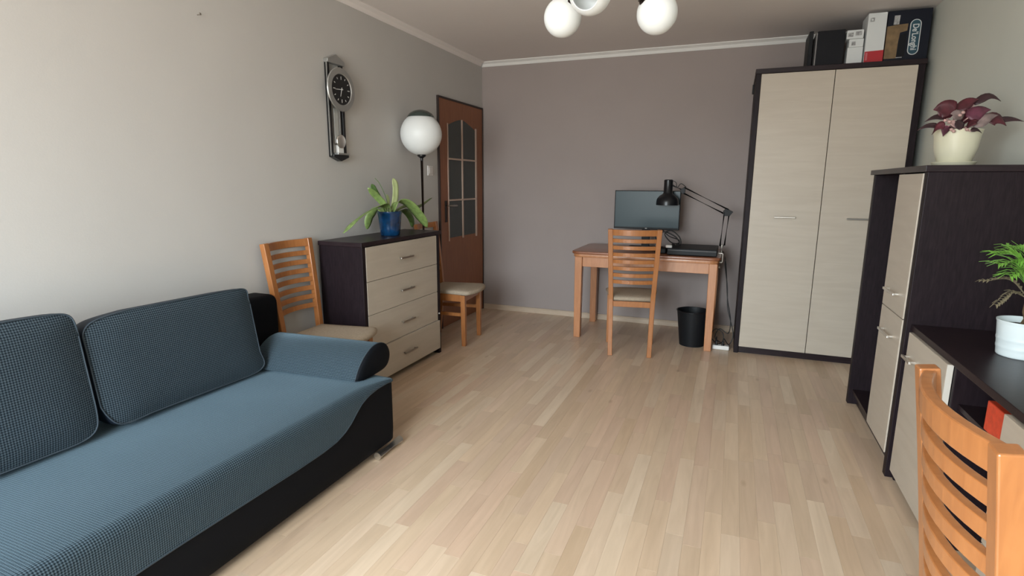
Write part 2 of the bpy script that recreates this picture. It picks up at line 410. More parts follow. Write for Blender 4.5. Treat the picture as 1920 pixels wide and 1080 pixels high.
# ------------------------------------------------------------------ inner door in the left wall
b = B(); DX = XL + .012
d = struct('door_1', prism(B(), [(4.39, .006), (5.288, .006), (5.288, 2.062), (4.39, 2.062)], 0, XL + .001, DX), M['door_wood'])
b = B()
for q in ((4.375, 4.391, 0, 2.078), (5.287, 5.297, 0, 2.078)): box(b, XL, DX + .006, *q)
box(b, XL, DX + .006, 4.391, 5.287, 2.062, 2.078)
obj('door_frame', b, M['darkframe'], d, label='dark brown steel frame around the door')
G0, G1, GM = 4.553, 5.115, 4.826
zr = [.822, 1.177, 1.55]
def topz(y): u = abs(y - GM) / (G1 - GM); return 1.915 - .075 * (u ** 1.4 if u < 1 else 1)
for c0, c1 in ((G0, GM - .012), (GM + .012, G1)):
    for r in range(3):
        z0 = zr[r] + .008
        if r < 2: poly = [(c0, z0), (c1, z0), (c1, zr[r + 1] - .008), (c0, zr[r + 1] - .008)]
        else: poly = [(c0, z0), (c1, z0)] + [(c1 + (c0 - c1) * k / 8, topz(c1 + (c0 - c1) * k / 8)) for k in range(9)]
        obj('pane', prism(B(), poly, 0, DX - .002, DX + .002), M['doorglass'], d)
b = B(); box(b, DX, DX + .009, GM - .012, GM + .012, .81, 1.915); obj('mullion', b, M['mullion'], d, .002)
for z in zr[1:]:
    b = B(); box(b, DX, DX + .008, G0, G1, z - .008, z + .008); obj('mullion', b, M['mullion'], d, .002)
b = B(); box(b, DX, DX + .009, G1, G1 + .028, .80, 1.86); box(b, DX, DX + .006, G0 - .018, G0, .80, 1.86)
obj('bead', b, M['mullion'], d, .002)
b = B(); box(b, DX, DX + .006, 4.468, 4.512, .98, 1.175); obj('handle_plate', b, M['bronze'], d, .003)
b = B(); tube(b, [(DX, 4.49, 1.13), (DX + .05, 4.49, 1.13), (DX + .055, 4.50, 1.13), (DX + .055, 4.61, 1.128)], .009, 10); obj('lever', b, M['steel'], d, smooth=True)

# light switch and nail on the left wall
t = thing('light_switch', 'white square light switch on the wall between globe lamp and door', 'switch', (XL, 4.235, 1.437))
b = B(); box(b, XL, XL + .010, 4.193, 4.277, 1.395, 1.479); obj('switch_plate', b, M['switch'], t, .003)
b = B(); box(b, XL + .010, XL + .014, 4.208, 4.262, 1.410, 1.464); obj('rocker', b, M['switch'], t, .002)
t = thing('wall_nail', 'tiny nail sticking out of the bare wall high above the sofa', 'nail', (XL, 2.073, 2.12))
b = B(); cyl(b, (XL, 2.073, 2.12), (XL + .018, 2.073, 2.122), .0025, n=8); obj('shaft', b, M['steel'], t)
b = B(); cyl(b, (XL + .018, 2.073, 2.122), (XL + .021, 2.073, 2.1224), .006, n=12); obj('head', b, M['steel'], t)

# ------------------------------------------------------------------ wardrobe
WY, WB = 4.64, 5.25
t = thing('wardrobe', 'tall two-door wardrobe with dark frame and pale oak doors', 'wardrobe', (.61, WY, 0))
b = B(); box(b, .088, .122, WY, WB, 0, 2.134); obj('side_panel', b, M['wenge_v'], t, .002)
b = B(); box(b, 1.088, 1.128, WY, WB, 0, 2.134); obj('side_panel', b, M['wenge_v'], t, .002)
b = B(); box(b, .082, 1.134, WY - .004, WB, 2.134, 2.168); obj('top_panel', b, M['wenge'], t, .002)
b = B(); box(b, .122, 1.088, WB - .01, WB, 0, 2.134); obj('back_panel', b, M['wenge'], t)
b = B(); box(b, .122, 1.088, WY + .025, WY + .045, 0, .06); obj('plinth', b, M['wenge'], t)
b = B(); box(b, .122, 1.088, WY + .03, WB - .02, .06, .08); obj('bottom_shelf', b, M['wenge'], t)
for x0, x1, hx in ((.1235, .5975, .365), (.602, 1.0865, .843)):
    b = B(); box(b, x0, x1, WY - .001, WY + .018, .056, 2.131); dr = obj('door', b, M['oak'], t, .0015)
    b = B(); box(b, hx - .074, hx + .074, WY - .028, WY - .018, 1.087, 1.099)
    for s in (-.06, .06): box(b, hx + s - .004, hx + s + .004, WY - .019, WY, 1.088, 1.098)
    obj('handle', b, M['steel'], dr, .002, label='slim satin metal bar handle')
b = B(); box(b, .074, .088, 5.02, 5.06, 2.05, 2.12); obj('wall_bracket', b, M['blackplastic'], t, .002)

# boxes on the wardrobe
WT = 2.1685
def carton(name, label, x0, x1, y0, y1, z0, z1, m, cat='box', group=None):
    t = thing(name, label, cat, ((x0 + x1) / 2, (y0 + y1) / 2, z0), group=group)
    b = B(); box(b, x0, x1, y0, y1, z0, z1); obj('carton', b, m, t, .003); return t
bt = carton('appliance_box', 'big navy black appliance box with coffee picture and oval emblem on wardrobe', .893, 1.145, 4.72, 5.06, WT, 2.503, M['navycard'])
def panel(t, name, poly, y, m): return obj(name, prism(B(), poly, 1, y - .0012, y), m, t)
panel(bt, 'picture_print', [(.893, 2.195), (.965, 2.195), (.967, 2.30), (.972, 2.36), (1.012, 2.37), (1.014, 2.415), (.960, 2.412), (.893, 2.405)], 4.72, M['coffee'])
panel(bt, 'sticker', [(.928, 2.413), (.961, 2.415), (.963, 2.472), (.930, 2.472)], 4.72, M['greyprint'])
panel(bt, 'machine_print', [(.968, 2.205), (1.012, 2.205), (1.012, 2.355), (.975, 2.345)], 4.72, M['cardblack'])
panel(bt, 'caption_line', [(.962, 2.196), (1.0, 2.197), (1.0, 2.202), (.962, 2.201)], 4.72, M['greyprint'])
cx_, cz_, hw, hl = 1.058, 2.325, .032, .114
def stadium(hw, hl, n=10):
    return [(cx_ + hw * math.cos(a), cz_ + hl - hw + hw * math.sin(a)) for a in [PI * k / n for k in range(n + 1)]] + [(cx_ + hw * math.cos(a), cz_ - hl + hw + hw * math.sin(a)) for a in [PI + PI * k / n for k in range(n + 1)]]
o = obj('emblem', prism(B(), stadium(hw, hl), 1, 4.7185, 4.72), M['cardwhite'], bt, label='white outlined oval emblem with upright lettering')
obj('emblem_field', prism(B(), stadium(hw - .005, hl - .005), 1, 4.7178, 4.7185), M['labelteal'], o)
text('lettering', "De\u2019Longhi", .050, M['cardwhite'], o, Matrix.Translation((cx_, 4.7174, cz_)) @ Matrix(((0, 1, 0, 0), (0, 0, -1, 0), (-1, 0, 0, 0), (0, 0, 0, 1))), bold=.0008, squeeze=.82)
tb = carton('upright_box', 'tall white carton with red bottom band and small square mark on wardrobe', .772, .884, 4.70, 4.90, WT, 2.497, M['cardwhite'])
panel(tb, 'red_band', [(.772, WT + .001), (.884, WT + .001), (.884, 2.252), (.772, 2.248)], 4.70, M['cardred'])
sq = panel(tb, 'square_mark', [(.785, 2.440), (.811, 2.441), (.811, 2.467), (.785, 2.466)], 4.70, M['greyprint'])
obj('square_centre', prism(B(), [(.793, 2.448), (.803, 2.448), (.803, 2.459), (.793, 2.459)], 1, 4.6978, 4.6988), M['cardwhite'], sq)
panel(tb, 'red_print', [(.778, 2.19), (.79, 2.19), (.79, 2.24), (.778, 2.24)], 4.6985, mat('pink_print', (.5, .12, .14), .5))
c1 = carton('small_box', 'lowest of the three small white boxes beside the red-banded carton', .668, .764, 4.72, 4.84, WT, 2.288, M['cardwhite'], group='small white boxes on the wardrobe')
c2 = carton('small_box', 'middle of the three small white boxes stacked on the wardrobe', .674, .763, 4.722, 4.83, 2.289, 2.343, M['cardwhite'], group='small white boxes on the wardrobe')
panel(c2, 'faint_print', [(.69, 2.30), (.715, 2.30), (.715, 2.325), (.69, 2.325)], 4.722, M['greyprint'])
c3 = carton('small_box', 'topmost small white box with grey printed label on the stack', .655, .758, 4.718, 4.84, 2.344, 2.402, M['cardwhite'], group='small white boxes on the wardrobe')
panel(c3, 'printed_label', [(.662, 2.356), (.695, 2.357), (.695, 2.385), (.662, 2.384)], 4.718, M['greyprint'])
panel(c3, 'printed_label', [(.708, 2.362), (.745, 2.364), (.745, 2.392), (.708, 2.390)], 4.718, M['greyprint'])
kb = carton('black_case', 'large plain black box with grey edge standing on wardrobe', .474, .648, 4.73, 5.0, WT, 2.415, M['cardblack'])
b = B(); box(b, .466, .4735, 4.735, 4.99, WT, 2.405); obj('edge_strip', b, M['greyedge'], kb)
bn = carton('ring_binder', 'thin black binder leaning beside the black box, leftmost on wardrobe', .425, .452, 4.78, 5.03, WT, 2.43, M['blackplastic'], 'binder')
b = B(); box(b, .4255, .4515, 4.778, 4.7805, WT + .03, WT + .10); obj('spine_label', b, M['cardblack'], bn)
ks = thing('metal_stand', 'small grey wedge-shaped stand lying on the black box', 'stand', (.52, 4.82, 2.4165))
obj('plate', prism(B(), [(4.76, 2.4165), (4.92, 2.4165), (4.92, 2.452)], 0, .475, .555), M['steel'], ks, .001)
obj('foot', prism(B(), [(4.90, 2.4165), (4.93, 2.4165), (4.93, 2.425), (4.90, 2.425)], 0, .56, .60), M['greyedge'], ks)

# ------------------------------------------------------------------ tall cabinet and low desk on the right
t = thing('tall_cabinet', 'chest-high dark cabinet with narrow oak doors and open side niche', 'cabinet', (.96, 3.35, 0))
TX, TB = .75, XR - .008
b = B(); box(b, TX - .010, TB, 2.838, 3.868, 1.394, 1.421); obj('top_panel', b, M['wenge'], t, .002)
b = B(); box(b, TX, TB, 2.841, 2.886, .0, 1.394); obj('side_panel', b, M['wenge_v'], t, .003)
b = B(); box(b, TX, TB, 3.782, 3.826, 0, 1.394); obj('side_panel', b, M['wenge_v'], t, .003)
b = B(); box(b, TX + .02, TB, 3.268, 3.284, .08, 1.394); obj('divider', b, M['wenge_v'], t)
b = B(); box(b, TB - .008, TB, 2.886, 3.782, .08, 1.394); obj('back_panel', b, M['wenge'], t)
b = B(); box(b, TX + .02, TB, 2.886, 3.782, .075, .095); obj('bottom_shelf', b, M['wenge'], t)
b = B(); box(b, TX + .05, TX + .07, 2.886, 3.782, 0, .075); obj('plinth', b, M['wenge'], t)
for z in (.50, .92):
    b = B(); box(b, TX + .14, TB - .008, 3.284, 3.782, z, z + .018); obj('shelf', b, M['wenge'], t)
for z0, z1, hz in ((.098, .741, .634), (.745, 1.388, .838)):
    b = B(); box(b, TX - .004, TX + .014, 2.890, 3.264, z0, z1); dr = obj('door', b, M['oak'], t, .0015)
    b = B(); box(b, TX - .032, TX - .022, 2.985, 3.175, hz - .006, hz + .006)
    for y in (3.0, 3.16): box(b, TX - .023, TX - .003, y - .004, y + .004, hz - .005, hz + .005)
    obj('handle', b, M['chrome'], dr, .002, label='slim metal bar handle')

t = thing('writing_desk', 'low dark desk unit with oak door running along right wall', 'desk', (.96, 1.9, 0))
DXF = .775; DZ = .736
b = B(); box(b, DXF - .008, TB, .55, 2.838, DZ - .026, DZ); obj('worktop', b, M['wenge'], t, .002)
b = B(); box(b, DXF + .004, TB, 2.815, 2.836, 0, DZ - .026); obj('side_panel', b, M['wenge_v'], t, .002)
b = B(); box(b, DXF + .004, TB, 2.318, 2.336, 0, DZ - .026); obj('side_panel', b, M['wenge_v'], t, .002)
b = B(); box(b, DXF + .004, TB, 1.865, 1.883, 0, DZ - .026); obj('side_panel', b, M['wenge_v'], t, .002)
b = B(); box(b, DXF + .004, TB, 1.42, 1.438, 0, DZ - .026); obj('side_panel', b, M['wenge_v'], t, .002)
b = B(); box(b, DXF + .004, TB, .56, .578, 0, DZ - .026); obj('side_panel', b, M['wenge_v'], t, .002)
b = B(); box(b, TB - .008, TB, 1.438, 2.815, .05, DZ - .026); obj('back_panel', b, M['wenge'], t)
b = B(); box(b, DXF + .012, TB - .008, 2.336, 2.815, .05, .07); obj('bottom_shelf', b, M['wenge'], t)
b = B(); box(b, DXF + .012, TB - .008, 1.438, 1.865, .05, .07); obj('bottom_shelf', b, M['wenge'], t)
b = B(); box(b, DXF + .025, TB - .008, 1.883, 2.318, .552, .570); obj('shelf', b, M['wenge'], t)
b = B(); box(b, DXF + .05, DXF + .066, 2.336, 2.815, 0, .05); obj('plinth', b, M['wenge'], t)
b = B(); box(b, DXF - .017, DXF + .003, 2.340, 2.812, .052, .706); dr = obj('door', b, M['oak'], t, .0015)
b = B(); box(b, DXF - .0165, DXF + .0025, 2.3375, 2.3402, .053, .705); obj('edge_band', b, M['oak_edge'], dr, label='pale edge band of the oak door')
b = B(); box(b, DXF - .045, DXF - .035, 2.66, 2.78, .600, .612)
for y in (2.675, 2.765): box(b, DXF - .036, DXF - .016, y - .004, y + .004, .601, .611)
obj('handle', b, M['chrome'], dr, .002, label='slim metal bar handle')
for z0, z1 in ((.52, .704), (.30, .516), (.06, .296)):
    b = B(); box(b, DXF - .017, DXF + .003, 1.425, 1.880, z0, z1); dr = obj('drawer', b, M['oak'], t, .0015)
    b = B(); box(b, DXF - .045, DXF - .035, 1.59, 1.71, (z0 + z1) / 2 - .006, (z0 + z1) / 2 + .006); obj('handle', b, M['chrome'], dr, .002)
rb = carton('red_box', 'orange-red box on the open shelf under the dark desk worktop', .80, .98, 1.89, 2.10, .5705, .668, M['redbox'])
b = B(); box(b, .799, .8005, 1.895, 1.93, .58, .65); obj('box_label', b, M['cardred'], rb)

# ------------------------------------------------------------------ chest of drawers
t = thing('chest_of_drawers', 'dark chest of four pale oak drawers against the left wall', 'chest of drawers', (-2.27, 3.27, 0))
CX = -2.094; CBk = XL + .025
b = B(); box(b, CBk, CX + .004, 2.772, 3.768, .946, .973); obj('top_panel', b, M['wenge'], t, .002)
b = B(); box(b, CBk, CX, 2.782, 2.814, 0, .946); obj('side_panel', b, M['wenge_v'], t, .002)
b = B(); box(b, CBk, CX, 3.712, 3.745, 0, .946); obj('side_panel', b, M['wenge_v'], t, .002)
b = B(); box(b, CBk, CBk + .008, 2.814, 3.712, .03, .946); obj('back_panel', b, M['wenge'], t)
b = B(); box(b, CBk + .01, CX - .03, 2.814, 3.712, 0.03, .046); obj('bottom_panel', b, M['wenge'], t)
zz = [.045, .273, .503, .720, .941]
for i in range(4):
    ox = .012 if i == 0 else 0
    b = B(); box(b, CX - .018 + ox, CX + .001 + ox, 2.8165, 3.7095 if i == 0 else 3.700, zz[i] + .0015, zz[i + 1] - .0015); dr = obj('drawer', b, M['oak'], t, .0015)
    hz = (.157, .381, .606, .830)[i]
    b = B(); box(b, CX + ox + .018, CX + ox + .027, 3.175, 3.338, hz - .006, hz + .006)
    for y in (3.19, 3.323): box(b, CX + ox, CX + ox + .019, y - .004, y + .004, hz - .005, hz + .005)
    obj('handle', b, M['steel'], dr, .002, label='slim satin metal bar handle')
b = B(); cyl(b, (CX, 3.718, .325), (CX + .006, 3.718, .325), .007, n=12); obj('catch', b, M['white'], t)

# ------------------------------------------------------------------ sofa
SY1, SY0, SX = 2.265, -.20, -1.53
t = thing('sofa', 'blue-grey woven sofa with black base along the left wall', 'sofa', (-1.98, 1.03, 0))
yc = (SY0 + SY1) / 2
KP = [(1.0, .222), (1.55, .216), (1.70, .218), (1.79, .226), (1.85, .244), (1.90, .272), (1.94, .305), (1.98, .332), (2.03, .350), (2.10, .360), (2.18, .361), (2.265, .352)]
def zs(y):
    if y < yc: y = 2 * yc - y
    if y <= KP[0][0]: return KP[0][1]
    for (a, za), (c, zc) in zip(KP, KP[1:]):
        if y <= c: u = (y - a) / (c - a); return za + (zc - za) * u
    return KP[-1][1]
def zt(y):
    if y < yc: y = 2 * yc - y
    if y < 1.9: return .396
    u = min(1, (y - 1.9) / .365); return .396 - .030 * u * u - .010 * u ** 8
ys = [SY0 + (SY1 - SY0) * k / 120 for k in range(121)]
ys += [SY1 - .055 * (1 - math.sin(PI / 2 * k / 10)) for k in range(10)]; ys.sort()
def back_off(y):
    d = max(0, y - (SY1 - .055)); return .055 - math.sqrt(max(0, .055 ** 2 - d * d)) if d < .055 else .055
b = B(); rows = []
for y in ys:
    xf = SX - .004 - back_off(y); zz0 = zs(y) - .003
    rows.append([b.verts.new(q) for q in ((xf - .012, y, .035), (xf - .004, y, .045), (xf, y, .10), (xf, y, zz0), (-2.40, y, zz0), (-2.40, y, .035))])
for p_, q_ in zip(rows, rows[1:]):
    for k in range(6): b.faces.new((p_[k], p_[(k + 1) % 6], q_[(k + 1) % 6], q_[k]))
b.faces.new(rows[0]); b.faces.new(rows[-1][::-1])
obj('base', b, M['black_cloth'], t, smooth='auto')
b = B(); rows = []
for y in ys:
    a, c = zs(y), zt(y); r = max(.004, min(.036, (c - a) * .75)); row = [(SX + .001, a), (SX + .004, a + (c - a) * .35), (SX + .002, c - r)]
    for k in range(1, 6):
        an = PI / 2 * k / 5; row.append((SX - r + r * math.cos(an), c - r + r * math.sin(an)))
    dip = .004 * math.sin(y * 9) * math.sin(y * 4.1)
    row += [(SX - .15, c + .003), (SX - .3, c + .004 + dip), (SX - .45, c + .001 + dip), (SX - .6, c - .002), (-2.36, c - .004), (-2.36, a)]
    bo = back_off(y)
    rows.append([b.verts.new((x - bo * (1 if x > -2 else 0), y, z)) for x, z in row])
for p_, q_ in zip(rows, rows[1:]):
    for k in range(len(p_)): b.faces.new((p_[k], p_[(k + 1) % len(p_)], q_[(k + 1) % len(p_)], q_[k]))
b.faces.new(rows[0]); b.faces.new(rows[-1][::-1])
seat = obj('seat', b, M['weave'], t, smooth='auto')
nr = len(rows[0])
def arc_uv(o, f):
    uv = o.data.uv_layers[0]
    for lp in o.data.loops: uv.data[lp.index].uv = f(lp.vertex_index)
def seat_uv(i):
    r0, k = i - i % nr, i % nr; V = seat.data.vertices; step = 1 if k > 7 else -1
    return (ys[i // nr], step * sum((V[r0 + j].co - V[r0 + j + step].co).length for j in range(7, k, step)))
cache = [seat_uv(i) for i in range(len(seat.data.vertices))]
arc_uv(seat, lambda i: cache[i])
b = B(); tube(b, [(SX + .002 - back_off(y), y, zs(y)) for y in ys], .0028, 6); obj('piping', b, M['piping'], t, smooth=True)
bp = [(SY0, .30), (SY1 + .020, .30), (SY1 + .027, .66)] + [(SY1 - .028 + .055 * math.cos(a), .682 + .055 * math.sin(a)) for a in [PI / 2 * k / 6 for k in range(7)]] + [(SY1 - .3, .745), (SY0 + .06, .742), (SY0, .69)]
obj('backrest', prism(B(), bp, 0, XL + .006, -2.298), M['black_cloth'], t, .022, seg=3, smooth='auto')
td = smooth_pts([(2.052, .400, 0), (2.085, .452, 0), (2.135, .500, 0), (2.20, .532, 0), (2.265, .535, 0), (2.318, .510, 0), (2.338, .465, 0), (2.325, .42, 0), (2.285, .394, 0), (2.20, .386, 0), (2.11, .386, 0)], 4)
td = [(p_.x, p_.y) for p_ in td]
arm = obj('armrest', prism(B(), td, 0, -1.625, -2.23, shear=(-.055, .006)), M['weave'], t, .008, smooth='auto')
ca = [0]
for k in range(1, len(td)): ca.append(ca[-1] + math.dist(td[k], td[k - 1]))
arc_uv(arm, lambda i: (.6 * (i // len(td)), ca[i % len(td)]))
tcx = sum(p_[0] for p_ in td) / len(td); tcz = sum(p_[1] for p_ in td) / len(td)
b = B(); rr_ = []
for s_, dx in ((1.0, -.001), (.985, .008), (.93, .014), (.75, .018), (.4, .020)):
    rr_.append([b.verts.new((-1.624 + dx, tcx + (p_[0] - tcx) * s_, tcz + (p_[1] - tcz) * s_)) for p_ in td])
for p_, q_ in zip(rr_, rr_[1:]):
    for k in range(len(p_)): b.faces.new((p_[k], p_[(k + 1) % len(p_)], q_[(k + 1) % len(p_)], q_[k]))
b.faces.new(rr_[0]); b.faces.new(rr_[-1])
obj('end_cap', b, M['black_cloth'], arm, smooth=True, label='smooth black end of the armrest roll')
b = B(); tube(b, [(-1.623, p_[0], p_[1]) for p_ in td + [td[0]]], .0028, 6); obj('piping', b, M['piping'], arm, smooth=True)
for y0, y1 in ((2.075, 2.275), (.0, .2)):
    b = B(); cyl(b, (-1.528, y0, .0205), (-1.528, y1, .0205), .0195, n=20); obj('leg', b, M['chrome'], t, smooth='auto', label='steel tube foot under the front corner')
for y in (2.1, .0): obj('rear_foot', box(B(), -2.38, -2.30, y, y + .08, 0, .036), M['blackplastic'], t)

def cushion(label, yc_, wd, ht, th, loc, tilt, wav=0, rz=0):
    """upright loose back cushion: woven front and back, dark side band, piping"""
    t = thing('sofa_cushion', label, 'cushion', loc, group='loose back cushions on the sofa')
    R = Matrix.Rotation(rz, 4, 'Z') @ Matrix.Rotation(-tilt, 4, 'Y'); n = 64; rad = .055
    def outline(s):
        P = []; a, c = wd / 2 * s, ht / 2 * s
        for k in range(n):
            an = 2 * PI * (k + .5) / n; ca, sa = math.cos(an), math.sin(an); e = .19
            y = a * math.copysign(abs(ca) ** e, ca); z = c * math.copysign(abs(sa) ** e, sa)
            y += wav * .010 * math.sin(z * 26 + 1) * abs(ca) * s; z += .008 * math.sin(y * 9 + 2) * abs(sa) * s
            P.append((y, z))
        return P
    def bulge(u): return th * (.5 - .18 * u ** 6)
    rows = []
    for side in (1, -1):
        b = B(); rows = []
        for s in (1.0, .985, .95, .88, .78, .65, .5, .33, .16):
            x = side * (bulge(s) + .006 * math.sin(s * 19) * (1 - s))
            rows.append([b.verts.new(R @ Vector((x + (.004 * math.sin(7 * y_ + 11 * z_)), y_, z_ + ht / 2))) for y_, z_ in outline(s)])
        for p_, q_ in zip(rows, rows[1:]):
            for k in range(n): b.faces.new((p_[k], p_[(k + 1) % n], q_[(k + 1) % n], q_[k]))
        b.faces.new(rows[-1])
        obj('front_panel' if side > 0 else 'back_panel', b, M['weave_cush'], t, smooth=True, keep=True)
    b = B(); rows = []
    for x, s in ((bulge(1), 1.0), (bulge(1) * .5, 1.012), (0, 1.015), (-bulge(1) * .5, 1.012), (-bulge(1), 1.0)):
        rows.append([b.verts.new(R @ Vector((x + (.004 * math.sin(7 * y_ + 11 * z_)), y_, z_ + ht / 2))) for y_, z_ in outline(s)])
    for p_, q_ in zip(rows, rows[1:]):
        for k in range(n): b.faces.new((p_[k], p_[(k + 1) % n], q_[(k + 1) % n], q_[k]))
    obj('side_band', b, M['gusset'], t, smooth=True, keep=True, label='plain dark blue band around the cushion')
    b = B(); tube(b, [R @ Vector((bulge(1) + .002 + (.004 * math.sin(7 * y_ + 11 * z_)), y_, z_ + ht / 2)) for y_, z_ in outline(1.003) + outline(1.003)[:1]], .003, 6)
    obj('piping', b, M['piping'], t, smooth=True, keep=True)
    return t
cushion('slate woven back cushion with wavy piped edge beside the armrest', 0, .75, .425, .125, (-2.163, 1.618, .414), math.radians(8), 1.6)
cushion('slate woven back cushion cut off by the left picture edge', 0, .75, .475, .13, (-2.160, .833, .414), math.radians(7), 0)

# ------------------------------------------------------------------ chairs
def make_chair(label):
    """faces +x, origin on the floor under the rear edge of the seat"""
    t = thing('dining_chair', label, 'chair', group='slat-back wooden dining chairs'); m = M['chair_wood']
    K = dict(keep=True)
    def back(z): # (x, half spacing) of a rear post at height z
        if z < .45: u = z / .45; return -.035 * (1 - u) ** 1.5, .150 + .010 * u
        u = (z - .45) / .55; return -.066 * u ** 1.15, .160 + .021 * u
    zz = [0, .1, .2, .3, .4, .45, .55, .65, .75, .85, .93, 1.0]
    for s in (-1, 1):
        pts = [Vector((back(z)[0], s * back(z)[1], z)) for z in zz]
        obj('rear_leg', sweep(B(), pts, (0, 1, 0), [.034 + .002 * min(1, z / .45) for z in zz], .034), m, t, .003, **K)
        obj('front_leg', sweep(B(), [(.345, s * .176, 0), (.340, s * .176, .43)], (0, 1, 0), [.034, .040], [.034, .040]), m, t, .003, **K)
        obj('side_rail', sweep(B(), [(.01, s * .160, .405), (.325, s * .177, .405)], (0, 0, 1), .058, .02), m, t, .002, **K)
        obj('stretcher', sweep(B(), [(-.008, s * .156, .265), (.330, s * .176, .265)], (0, 0, 1), .028, .018), m, t, .002, **K)
    obj('front_rail', sweep(B(), [(.342, -.16, .405), (.342, .16, .405)], (0, 0, 1), .058, .02), m, t, .002, **K)
    obj('rear_rail', sweep(B(), [(.0, -.142, .412), (.0, .142, .412)], (0, 0, 1), .044, .02), m, t, .002, **K)
    def arc(z, sag):
        x, h = back(z); h -= .014
        return [Vector((x - sag * (1 - (k / 6) ** 2), h * k / 6, z)) for k in range(-6, 7)]
    obj('top_rail', sweep(B(), arc(.975, .036), (-.1, 0, 1), .045, .020), m, t, .003, **K)
    for k in range(7):
        obj('slat', sweep(B(), arc(.9135 - .0535 * k, .036), (-.1, 0, 1), .029, .016), m, t, .002, **K)
    # upholstered seat, wider and rounded at the front
    b = B(); out = []
    hw = lambda u: .165 + .045 * u
    for k in range(9): u = k / 8; out.append((.005 + .375 * u, -hw(u)))
    for k in range(1, 16):
        a = -1 + 2 * k / 16; out.append((.380 + .058 * (1 - a * a) ** .8, .21 * a))
    for k in range(9): u = 1 - k / 8; out.append((.005 + .375 * u, hw(u)))
    cx0 = .21; rings = []
    for s, z in ((.955, .433), (1.0, .440), (1.01, .452), (.985, .463), (.93, .469), (.75, .474), (.45, .477)):
        rings.append([b.verts.new((cx0 + (x - cx0) * s, y * s, z)) for x, y in out])
    b.faces.new(rings[0][::-1]); b.faces.new(rings[-1])
    for p_, q_ in zip(rings, rings[1:]):
        for k in range(len(p_)): b.faces.new((p_[k], p_[(k + 1) % len(p_)], q_[(k + 1) % len(p_)], q_[k]))
    obj('seat', b, M['seat'], t, smooth=True, **K)
    return t
ch = make_chair('orange wooden slat-back chair squeezed between sofa and chest of drawers')
ch.location = (-2.345, 2.505, 0); ch.rotation_euler = (0, 0, math.radians(2.5))
dup(ch, (-2.355, 4.112, 0), math.radians(4.5), 'orange wooden chair between chest of drawers and inner door')
dup(ch, (-.681, 4.245, 0), math.radians(90 + 10), 'orange wooden slat-back chair pushed up to the wooden table with monitor')
dup(ch, (.430, 1.046, 0), math.radians(-1.2), 'large near orange slat-back chair at dark desk, cut by picture corner')

# ------------------------------------------------------------------ table by the back wall
t = thing('dining_table', 'orange wooden table with rounded top corners under the monitor', 'table', (-.66, 4.9, 0))
x0, x1, y0, y1, rc = -1.272, -.058, 4.562, 5.262, .075
pts = []
for cx0, cy0, a0 in ((x1 - rc, y0 + rc, -PI / 2), (x1 - rc, y1 - rc, 0), (x0 + rc, y1 - rc, PI / 2), (x0 + rc, y0 + rc, PI)):
    for k in range(9): a = a0 + PI / 2 * k / 8; pts.append((cx0 + rc * math.cos(a), cy0 + rc * math.sin(a)))
obj('table_top', prism(B(), pts, 2, .742, .765), M['desk_top'], t, .006, seg=3, smooth='auto')
pi = [(x0 + .012 + (x - x0) * (x1 - x0 - .024) / (x1 - x0), y0 + .012 + (y - y0) * (y1 - y0 - .024) / (y1 - y0)) for x, y in pts]
obj('under_leaf', prism(B(), pi, 2, .716, .742), M['desk_wood'], t, .003, smooth='auto', label='lighter edge of the pull-out leaf under the top')
for lx in (-1.236, -.142):
    for ly in (4.586, 5.178):
        obj('leg', sweep(B(), [(lx + .031, ly + .03, 0), (lx + .031, ly + .03, .716)], (1, 0, 0), [.056, .064], [.056, .064]), M['desk_wood'], t, .004)
for q in ((-1.172, -.142, 4.598, 4.618), (-1.172, -.142, 5.206, 5.226)): b = B(); box(b, *q, .632, .716); obj('apron', b, M['desk_wood'], t, .002)
for q in ((-1.222, -1.202, 4.65, 5.178), (-.112, -.092, 4.65, 5.178)): b = B(); box(b, *q, .632, .716); obj('apron', b, M['desk_wood'], t, .002)
TT = .7655

# monitor
t = thing('computer_monitor', 'flat black monitor with dark screen on the wooden table', 'monitor', (-.71, 5.02, TT))
b = B(); box(b, -.993, -.424, 5.0, 5.022, .938, 1.277); obj('casing', b, M['blackplastic'], t, .004)
b = B(); box(b, -.985, -.432, 4.9985, 5.001, .956, 1.270); obj('screen', b, M['screen'], t)
b = B(); box(b, -.715, -.697, 4.998, 5.0, .944, .949); obj('emblem', b, M['mark'], t, label='tiny pale maker mark on lower edge')
b = B(); box(b, -.90, -.52, 5.02, 5.045, 1.0, 1.2); obj('rear_housing', b, M['blackplastic'], t, .01)
b = B(); box(b, -.745, -.675, 5.03, 5.06, TT + .01, 1.02); obj('stand', b, M['blackplastic'], t, .004)
b = B(); box(b, -.86, -.56, 4.90, 5.13, TT, TT + .014); obj('stand_base', b, M['blackplastic'], t, .005)

